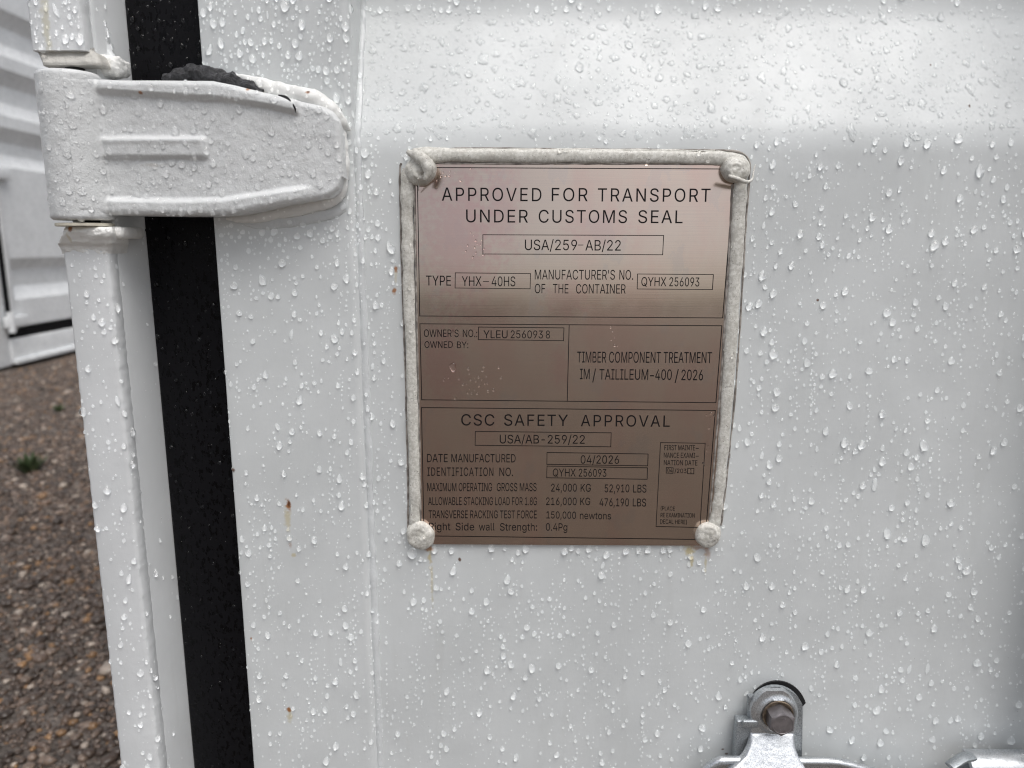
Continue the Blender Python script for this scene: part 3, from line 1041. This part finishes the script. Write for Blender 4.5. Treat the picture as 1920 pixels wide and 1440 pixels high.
# sealant bead on three sides
YS = Y_PAN - .002
def sp(pts): return [(*P(a, b, YS), r * .90 / 2480) for a, b, r in pts]
bead = MB()
bead.add(*tube(sp([(779, 1000, 10), (777, 900, 12), (772, 700, 11.5), (766, 500, 12), (764, 400, 12.5), (764, 340, 14), (768, 318, 14)]), 16, 14, .60, .0009, 75, True, 2.4))
bead.add(*tube(sp([(772, 300, 13), (800, 292, 14), (860, 292, 13), (1000, 293, 13.5), (1150, 294, 13), (1300, 296, 13), (1370, 299, 14), (1392, 308, 13), (1394, 322, 12)]), 16, 14, .60, .0009, 75, True, 2.4))
bead.add(*tube(sp([(1388, 330, 13), (1386, 380, 14.5), (1379, 500, 13.5), (1366, 700, 13), (1352, 880, 12), (1343, 960, 12.5), (1336, 995, 14)]), 16, 14, .60, .0009, 75, True, 2.4))
bead.add(*tube(sp([(775, 281, 3), (800, 279, 4), (860, 281, 3.2), (1100, 281, 2.5), (1340, 283, 2)]), 8, 10, .8, .0006, 140))
gl = MB()
gl.add(*tube([(*P(a, b, Y_PAN), .0008) for a, b in ((765, 1000), (765, 900), (760, 700), (753, 480), (750, 330), (752, 306))], 6, 10, .8, .0004, 120))
gl.add(*tube([(*P(a, b, Y_PAN), .0007) for a, b in ((772, 281), (900, 278), (1100, 280), (1300, 281), (1380, 284), (1404, 300), (1405, 330), (1400, 400), (1394, 500), (1380, 720), (1362, 900), (1352, 985))], 6, 10, .8, .0004, 120))
gl.add(*tube([(*P(a, b, YP), .0006) for a, b in ((789, 980), (788, 900), (784, 700), (779, 480), (777, 345))], 6, 10, .8, .0003, 120))
gl.add(*tube([(*P(a, b, YP), .0007) for a, b in ((815, 306), (900, 307), (1100, 307), (1350, 308))], 6, 10, .8, .0003, 120))
gl.add(*tube([(*P(a, b, YP), .0008) for a, b in ((1373, 346), (1368, 450), (1354, 680), (1339, 870), (1330, 975))], 6, 10, .8, .0003, 120))
gl.build("grime_line", M_dirt, plate)
bead.build("sealant_bead", M_sealant, plate, True, 0)


def cap(px, py, r, H, swirl, seed, flat=2.6):
    c = P(px, py, YS); r = r / 2480
    vs, nr, ns = [], 22, 56
    for i in range(nr):
        rho = i / (nr - 1)
        for k in range(ns):
            th = 2 * math.pi * k / ns
            rr = r * (1 + .05 * math.sin(2 * th + seed) + .05 * noise.noise(Vector((math.cos(th) * 1.6 + seed, math.sin(th) * 1.6, 0))))
            h = H * (1 - rho ** flat) ** .5
            ridge = math.sin(th * 1 - rho * 7 + seed)
            h += swirl * (max(0, ridge) ** 2 - .4) * (math.sin(math.pi * min(1, rho * 1.1)) if rho < .9 else .0)
            x, z = c.x + rr * rho * math.cos(th), c.z + rr * rho * math.sin(th)
            h += .0003 * nz(x, seed, z, 330) + .0012 * nz(x, seed, z, 120) + .0004 * abs(nz(x, seed + 4, z, 230))
            vs.append((x, YS - h, z))
    for k in range(ns):
        th = 2 * math.pi * k / ns
        vs.append((vs[(nr - 1) * ns + k][0], Y_PAN + .001, vs[(nr - 1) * ns + k][2]))
    return vs, grid_faces(nr + 1, ns, True)


tl = MB().add(*cap(789, 320, 28, .0085, .0009, .6)).add(*tube([(*P(a, b, y), r / 2480) for a, b, y, r in ((764, 284, -.003, 4), (778, 290, -.005, 9), (796, 302, -.009, 11), (803, 322, -.010, 8), (796, 338, -.010, 4))], 14, 10, .8, .0008, 200))
tl.add(*tube([(*P(a, b, y), r / 2480) for a, b, y, r in ((784, 334, -.009, 1.6), (785, 345, -.005, 1.2), (785, 358, -.001, .5))], 8, 8)).build("rivet_cap", M_sealant, plate, True, 0)
MB().add(*cap(1378, 318, 25, .0080, .0006, 2.2)).add(*tube([(*P(a, b, y), r / 2480) for a, b, y, r in ((1366, 330, -.009, 3), (1384, 336, -.008, 4), (1400, 341, -.006, 3.2), (1410, 336, -.004, 2), (1413, 322, -.002, 1.3), (1416, 309, 0, .8))], 8, 8, 1, .0003, 300)).build("rivet_cap", M_sealant, plate, True, 0)
MB().add(*cap(789, 1003, 29, .0050, .0005, 4.0, 5)).build("rivet_cap", M_sealant, plate, True, 0)
MB().add(*cap(1327, 1001, 26, .0060, .0005, 5.3, 3.5)).build("rivet_cap", M_sealant, plate, True, 0)

# ------------------------------------------------------------------ lock handle at the lower edge
lc = P(1455, 1400, -.02)
lock = empty("lock_handle", (lc.x, 0, lc.z), "galvanised lock handle with bracket and dark hex bolt on the white door", "lock handle")


def outline(pts, Y): return [(P(a, b, Y).x, P(a, b, Y).z) for a, b in pts]
def arcpx(cx, cy, r, a0, a1, n, ry=None):
    ry = ry or r
    return [(cx + r * math.cos(R(a0 + (a1 - a0) * i / n)), cy - ry * math.sin(R(a0 + (a1 - a0) * i / n))) for i in range(n + 1)]


def clean(p):
    if sum(p[i][0] * p[(i + 1) % len(p)][1] - p[(i + 1) % len(p)][0] * p[i][1] for i in range(len(p))) > 0: p = p[::-1]
    return p


yA = Y_PAN - .001
MB().add(*prism(clean(outline([(1404, 1470)] + arcpx(1457, 1332, 55, 172, 16, 20, 56) + [(1497, 1330), (1497, 1470)], yA)), yA - .0012, Y_PAN + .002, 0)).build("gap_shadow_pad", M_black, lock)  # black sheet standing in for the shadowed gap behind the backing plate
yA = -.007
bk = prism(clean(outline([(1404, 1470), (1403, 1305)] + arcpx(1455, 1340, 53, 138, 14, 18, 52) + [(1504, 1470)], yA)), yA, -.0035, .0015, 3)
backm = MB().add(*bk)
backm.build("backing_plate", M_galvd, lock, True, 50)
q0, q1 = P(1382, 1352, -.010), P(1411, 1470, -.010)
MB().add(*box(q0.x, q1.x, -.010, -.001, q1.z, q0.z, .0012)).add(*box(P(1389, 0, -.010).x if False else q0.x + .0035, q1.x + .0005, -.0135, -.0095, P(1390, 1363, -.012).z, P(1390, 1350, -.012).z, .0012)).build("side_tab", M_galvd, lock, True, 50)


def bracket():
    """strip with a rounded eye on top, bent outward below the bolt and flaring at its foot"""
    yE = -.0125
    left = [(1409, 1340), (1409, 1360), (1408, 1373), (1408, 1388), (1404, 1404), (1396, 1420), (1380, 1436), (1362, 1452), (1345, 1475)]
    right = [(1497, 1336), (1495, 1360), (1491, 1373), (1490, 1388), (1492, 1404), (1498, 1420), (1508, 1438), (1520, 1455), (1530, 1475)]
    eye = arcpx(1453, 1338, 44, 178, 2, 30, 46)
    rows = []
    n = 25
    # eye rows, top to bottom
    for i in range(1, 14):
        u = i / 13
        yy = 1292 + (1340 - 1292) * u
        half = 44 * math.sqrt(max(0, 1 - ((1338 - min(1338, yy)) / 46) ** 2))
        rows.append((1453 - half, 1453 + half, yy, yE))
    lx = lambda yy: np.interp(yy, [q[1] for q in left], [q[0] for q in left])
    rx = lambda yy: np.interp(yy, [q[1] for q in right], [q[0] for q in right])
    for yy in list(range(1344, 1372, 3)) + list(range(1372, 1384, 1)) + list(range(1384, 1476, 3)):
        out = .55 * max(0, sst(1370, 1380, yy)) * max(0, yy - 1374) / 2480 * 1.0
        rows.append((lx(yy), rx(yy), yy, yE - out))
    vs = []
    cxb, czb = None, None
    ce = P(1457, 1340, yE)
    for a, b, yy, Y in rows:
        for k in range(n):
            t = k / (n - 1); px = a + (b - a) * t
            q = P(px, yy, Y)
            d = math.hypot(q.x - ce.x, q.z - ce.z) * 2480
            h = .0016 * math.exp(-((d - 36) / 5.0) ** 2) + .0008 * (1 if d < 34 else math.exp(-((d - 34) / 4) ** 2))
            ed = min(t, 1 - t) * (b - a) / 2480
            rnd = .0012
            back = rnd - math.sqrt(max(0, rnd * rnd - (rnd - min(ed, rnd)) ** 2))
            vs.append((q.x, q.y - h + back, q.z))
    m = len(rows)
    f = grid_faces(m, n)
    b0 = len(vs)
    ring = [k for k in range(n)] + [i * n + n - 1 for i in range(1, m)] + [(m - 1) * n + k for k in range(n - 2, -1, -1)] + [i * n for i in range(m - 2, 0, -1)]
    for r_ in ring: vs.append((vs[r_][0], vs[r_][1] + .0045, vs[r_][2]))
    L = len(ring)
    for k in range(L): f.append([ring[k], ring[(k + 1) % L], b0 + (k + 1) % L, b0 + k])
    return vs, f


MB().add(*bracket()).build("bracket", M_galv, lock, True, 45)
ce = P(1457, 1338, -.0135)
r1 = 31 / 2480
MB().add(*lathe_y(ce.x, ce.z, [(r1 * 1.0, -.0155), (r1 * .97, -.0163), (r1 * .90, -.0160), (r1 * .86, -.0140), (r1 * .5, -.0138), (.0001, -.0138)], 40)).build("bolt_socket", M_socket, lock)
hb = MB()
rh = 25.5 / 2480
ch = P(1458, 1341, -.0138)
ring = lambda r, y, a0: [(ch.x + r * math.cos(R(a0 + 60 * k)), y, ch.z + r * math.sin(R(a0 + 60 * k))) for k in range(6)]
n = 36
def hexr(k):
    th = 360 * k / n; a = (th % 60) - 30
    return th + 28, rh * .90 / math.cos(R(a))
prof = []
for sc_, y in ((1, -.013), (1, -.0242), (.985, -.0252)):
    prof += [(ch.x + hexr(k)[1] * sc_ * math.cos(R(hexr(k)[0])), y, ch.z + hexr(k)[1] * sc_ * math.sin(R(hexr(k)[0]))) for k in range(n)]
for rr_, y in ((.86, -.0260), (.80, -.0261), (.78, -.0258), (.3, -.0258), (.001, -.0258)):
    prof += [(ch.x + rh * .95 * rr_ * math.cos(R(hexr(k)[0])), y, ch.z + rh * .95 * rr_ * math.sin(R(hexr(k)[0]))) for k in range(n)]
bolt = MB().add(prof, grid_faces(8, n, True)).build("hex_bolt", M_bolt, lock, True, 28)
# raised marks on the bolt head
if True:
    cvt = bpy.data.curves.new("mark", 'FONT')
    if FONT: cvt.font = FONT
    for s_, dx, dz, sz in (("Y F", .0, .0040, .0042), ("8.8", .0, -.0062, .0042)):
        cvt.body = s_; cvt.size = sz; cvt.extrude = .0002; cvt.align_x = 'CENTER'
        to = bpy.data.objects.new("mark", cvt); COL.objects.link(to)
        dg = bpy.context.evaluated_depsgraph_get(); dg.update()
        me = to.evaluated_get(dg).to_mesh()
        mv = [(ch.x + dx + v.co.x, -.0259 - v.co.z, ch.z + dz - .0004 + v.co.y) for v in me.vertices]; mf = [list(p.vertices) for p in me.polygons]
        to.evaluated_get(dg).to_mesh_clear()
        bpy.data.objects.remove(to)
        obj("head_mark", mv, mf, M_bolt, bolt, False)

# pressed handle lever behind the bracket's foot: dished plate with a rolled rim
YH = -.020
rim = [(1296, 1475), (1322, 1438), (1344, 1421), (1365, 1418), (1400, 1418), (1460, 1419), (1520, 1420), (1560, 1421), (1590, 1426), (1640, 1440), (1700, 1456), (1770, 1475)]
lev = MB()
lev.add(*tube([(*P(a, b + 7, YH), 7.5 / 2480) for a, b in rim], 14, 8, 1.2, .0003, 200))
lev.add(*prism(clean(outline([(a, b + 9) for a, b in rim] + [(1770, 1600), (1300, 1600)], YH + .004)), YH + .0045, YH + .009, 0))
lev.build("handle_lever", M_galv, lock, True, 50)
# retainer: rolled clip
qa = P(1816, 1436, -.02)
ret_root = empty("handle_retainer", (qa.x, 0, qa.z), "galvanised rolled retainer clip at the lower right corner of the door", "retainer clip")
rc = 34 / 2480
cz = P(1850, 1419, -.02).z - rc; cy = -.014
vs = []
angs = [200 - i * 9 for i in range(31)]
n = len(angs)
for x in (qa.x, qa.x + .0006, qa.x + .10):
    for rad in (rc, rc - .0042):
        for a in angs: vs.append((x, cy - rad * math.cos(R(a - 90)) * 1.0, cz + rad * math.sin(R(a - 90)) * 1.0))
f = []
for s_ in range(2):
    for rd in range(2):
        for k in range(n - 1):
            b = s_ * 2 * n + rd * n; d = b + 2 * n
            f.append([b + k, b + k + 1, d + k + 1, d + k])
for k in range(n - 1): f.append([k, k + 1, n + k + 1, n + k])
MB().add(vs, f).build("clip_body", M_galv, ret_root, True, 45)
hk = MB().add(*tube([(*P(a, b, y), .0022) for a, b, y in ((1822, 1417, -.018), (1806, 1421, -.022), (1793, 1429, -.025), (1781, 1437, -.027))], 10, 6, 2.2)).build("clip_lip", M_galvd, ret_root)

# ------------------------------------------------------------------ rain
SURF = {}
def bvh_of(names):
    vs, fs, own = [], [], []
    for o in bpy.data.objects:
        if o.type != 'MESH': continue
        nm = o.name.split('.')[0]
        if nm not in names: continue
        top = o
        while top.parent: top = top.parent
        if top.name.endswith('.001') is False and nm in ('body', 'corner_post', 'door', 'door_seal'):
            pass
        mw = o.matrix_world
        b = len(vs)
        vs += [mw @ v.co for v in o.data.vertices]
        for p_ in o.data.polygons:
            fs.append([b + i for i in p_.vertices]); own.append(nm)
    return BVHTree.FromPolygons(vs, fs), own


bpy.context.view_layer.update()
BV, OWN = bvh_of({"post_body", "post_bar", "hinge_lug", "door_seal", "door_frame", "door_panel", "caulk_bead", "knuckle", "blade", "hinge_sealant", "steel_sheet", "sealant_bead", "rivet_cap",
                  "squeezed_seal_foam", "gap_shadow_pad", "backing_plate", "bracket", "handle_lever", "clip_body", "side_tab", "lock_rod", "bolt_socket", "hex_bolt"})
DENS = {"door_panel": 1.0, "door_frame": 1.0, "post_bar": 1.0, "post_body": .55, "knuckle": .75, "blade": .95, "caulk_bead": .8, "hinge_sealant": .5, "sealant_bead": .55, "rivet_cap": .10, "door_seal": .40, "steel_sheet": .0}
rnd = random.Random(11)


def drop_mesh(loc, nrm, w, hgt, thick, tear, irr, seed):
    """one water drop: open dome whose rim lies just under the paint"""
    big = w > .0028
    nr, ns = (6, 20) if big else ((5, 14) if w > .0016 else (4, 9))
    up = Vector((0, 0, 1)); up = (up - nrm * up.dot(nrm))
    if up.length < .05: up = Vector((0, 1, 0)) - nrm * nrm.y
    up.normalize(); sx = up.cross(nrm)
    lean = rnd.gauss(0, .20)
    up, sx = (up * math.cos(lean) + sx * math.sin(lean)), (sx * math.cos(lean) - up * math.sin(lean))
    vs = [loc + nrm * thick - up * hgt * .06]
    for i in range(1, nr + 1):
        rho = i / nr
        rho = math.sin(rho * math.pi / 2) ** 1.0
        for k in range(ns):
            th = 2 * math.pi * k / ns
            c, s = math.cos(th), math.sin(th)
            rx = w / 2 * c
            rz = hgt / 2 * s
            if s > 0: rx *= 1 - tear * s ** 1.2
            q = 1 + irr * noise.noise(Vector((c * 1.3 + seed, s * 1.3 - seed, seed * .37)))
            x, z = rx * rho * q, rz * rho * q
            h = thick * math.sqrt(max(0, 1 - rho * rho))
            h *= 1 - .35 * max(0, s) * rho + .18 * max(0, -s) * rho       # bulges low, where the water hangs
            if i == nr: h = -.00022
            vs.append(loc + sx * x + up * z + nrm * h)
    fs = [[0, 1 + k, 1 + (k + 1) % ns] for k in range(ns)]
    for i in range(nr - 1):
        for k in range(ns):
            a, b = 1 + i * ns, 1 + (i + 1) * ns
            fs.append([a + k, b + k, b + (k + 1) % ns, a + (k + 1) % ns])
    return vs, fs


cells = {}
def free(x, z, r):
    cs = .006
    i, j = int(x / cs), int(z / cs)
    for a in range(i - 2, i + 3):
        for b in range(j - 2, j + 3):
            for (u, v, q) in cells.get((a, b), ()):
                if (u - x) ** 2 + ((v - z) * .75) ** 2 < (q + r) ** 2: return False
    cells.setdefault((i, j), []).append((x, z, r))
    return True


CI = CROT.transposed()
def proj(p):
    q = CI @ (p - Vector(cam.location))
    return CX + F * q.x / -q.z, CY - F * q.y / -q.z


drops = []
def try_drop(px, py, w_px, force=None):
    d = ray(px, py)
    hit, nrm, idx, dist = BV.ray_cast(Vector(cam.location), d.normalized())
    if hit is None: return
    nm = OWN[idx]
    if nm not in DENS: return
    if force is None and rnd.random() > DENS[nm]: return
    if force and nm != force: return
    if nrm.dot(d) > 0: nrm = -nrm
    w = w_px / 2480
    slope = nm == "door_panel" and nrm.z > .2
    if nm == "post_body": w *= .9
    if nm in ("sealant_bead", "caulk_bead", "door_seal"): w = min(w * .85, .0034)
    el = 1.0 + abs(rnd.gauss(.18, .22)); tear = rnd.uniform(.05, .6) if w > .002 else rnd.uniform(0, .3)
    irr = .26; th = w * rnd.uniform(.40, .54)
    if rnd.random() < .06: el *= rnd.uniform(1.5, 2.1); w *= .62; th = w * .4; tear *= .3
    if slope:
        el = rnd.uniform(.8, 1.45); irr = .75; tear = rnd.uniform(0, .4); th = w * rnd.uniform(.10, .18)
        if rnd.random() < .06: irr = .15; th = w * .34
    if nm == "blade" or nm == "knuckle": irr = .30; th = w * rnd.uniform(.24, .38)
    if nm == "steel_sheet": th = w * .3; irr = .5
    hh = w * el
    if not free(hit.x, hit.z, max(w, hh * .8) * .52): return
    v, f = drop_mesh(hit, nrm, w, hh, th, tear, irr, rnd.uniform(0, 90))
    drops.append((w * hh, hit.copy(), nm, slope, v, f))


def size():
    u = rnd.random()
    if u < .04: return rnd.uniform(10, 16)
    return min(13, max(2.0, math.exp(rnd.gauss(math.log(4.8), .47))))


szs = []
for _ in range(7600):
    szs.append((rnd.uniform(-60, 2050), rnd.uniform(-80, 1520), size()))
for _ in range(2600):
    szs.append((rnd.uniform(-60, 2150), rnd.uniform(-420, -20), size()))
for _ in range(2200):                       # denser on the hinge and the upper left
    szs.append((rnd.uniform(60, 700), rnd.uniform(-60, 460), size() * .9))
for _ in range(2600):                       # small flat ones on the sloping face
    szs.append((rnd.uniform(680, 1960), rnd.uniform(10, 260), size() * rnd.uniform(.7, 1.3)))
for _ in range(230):                        # beads left behind along trails
    cxp, cyp = rnd.uniform(380, 1960), rnd.uniform(260, 1400)
    y_ = cyp
    for k in range(rnd.randint(4, 12)):
        y_ += rnd.uniform(7, 16); szs.append((cxp + rnd.gauss(0, 1.5), y_, rnd.uniform(2.4, 4.6)))
for (a, b, w_, k_) in [(773, 1037, 20, 1), (815, 1030, 14, .7), (1292, 1058, 13, 1.2), (1320, 1068, 9, 1.2), (757, 995, 12, 1.3), (1130, 1060, 12, 1.0), (850, 1070, 14, .7), (849, 302, 12, 1)]: try_drop(a, b, w_)
for k in range(34): try_drop(rnd.uniform(822, 1300), rnd.gauss(1031, 2.2), rnd.uniform(7, 15), "door_panel")
for k in range(26): try_drop(rnd.uniform(215, 440), rnd.gauss(398, 3), rnd.uniform(7, 13), "blade")
szs.sort(key=lambda q: -q[2])
for q in szs: try_drop(*q)
for _ in range(6500):                       # fine mist
    try_drop(rnd.uniform(0, 1980), rnd.uniform(-20, 1460), rnd.uniform(1.6, 2.8))
for (a, b, w_) in [(849, 688, 13)]: try_drop(a, b, w_, "steel_sheet")
for _ in range(30): try_drop(rnd.gauss(890, 26), rnd.gauss(716, 13), rnd.uniform(2.5, 5.5), "steel_sheet")
for _ in range(16): try_drop(rnd.gauss(893, 8), rnd.gauss(462, 14), rnd.uniform(2.5, 5), "steel_sheet")
for _ in range(14): try_drop(rnd.uniform(800, 900), rnd.gauss(330, 10), rnd.uniform(2.5, 5), "steel_sheet")
for _ in range(12): try_drop(rnd.gauss(1328, 6), rnd.uniform(760, 880), rnd.uniform(2.5, 5), "steel_sheet")
for _ in range(8): try_drop(rnd.gauss(1150, 4), rnd.uniform(600, 650), rnd.uniform(2.5, 5), "steel_sheet")


def vis(q):
    a, b = proj(q[1]); return 4 < a < 1916 and 4 < b < 1436


drops.sort(key=lambda q: (not vis(q), -q[0]))
WHERE = {"post_bar": "clear raindrop on the front of the white post bar at the door edge",
         "post_body": "clear raindrop on the shaded side of the white corner post",
         "knuckle": "clear raindrop on the rounded white hinge knuckle",
         "blade": "clear raindrop on the rough white blade of the hinge",
         "hinge_sealant": "clear raindrop on the white sealant round the hinge blade",
         "door_frame": "clear raindrop on the flat white door frame beside the black rubber seal",
         "caulk_bead": "clear raindrop on the caulk seam between door frame and panel",
         "sealant_bead": "clear raindrop on the grimy sealant bead round the steel plate",
         "rivet_cap": "clear raindrop on a sealant covered rivet of the steel plate",
         "door_seal": "clear raindrop on the black rubber door seal",
         "steel_sheet": "clear raindrop on the brushed steel approval plate"}
PZ0, PZ1 = cw[3].z, cw[0].z
def flat_like(nm, slope): return slope or nm in ('blade', 'knuckle', 'steel_sheet', 'door_seal', 'sealant_bead')


rest_v, rest_f, rest_m = [], [], []
for i, (ar, loc, nm, slope, v, f) in enumerate(drops):
    if i < 300 and vis((ar, loc)):
        if nm == "door_panel":
            if slope: lab = "flat irregular raindrop on the bright sloping fold above the steel plate"
            elif loc.z < PZ0: lab = "clear raindrop on the white door panel below the steel plate"
            elif loc.z > PZ1: lab = "clear raindrop on the white door panel between the fold and the steel plate"
            elif loc.x < cw[0].x: lab = "clear raindrop on the white door panel between caulk seam and steel plate"
            else: lab = "clear raindrop on the flat white door panel right of the steel plate"
        else: lab = WHERE[nm]
        o = obj("raindrop", v, f, M_film if flat_like(nm, slope) else M_water, None, True, 0, False)
        tag(o, lab, "raindrop", lab.replace("clear raindrop", "raindrops").replace("flat irregular raindrop", "flat raindrops"))
    else:
        b = len(rest_v); rest_v += v; rest_f += [[b + k for k in q] for q in f]; rest_m += [int(flat_like(nm, slope))] * len(f)
o = obj("fine_rain_droplets", rest_v, rest_f, M_water, None, True, 0, False)
o.data.materials.append(M_film); o.data.polygons.foreach_set('material_index', rest_m)
tag(o, "fine small raindrops and mist beads scattered over the white painted steel", "rain droplets", kind="stuff")
print("DROPS", len(drops))
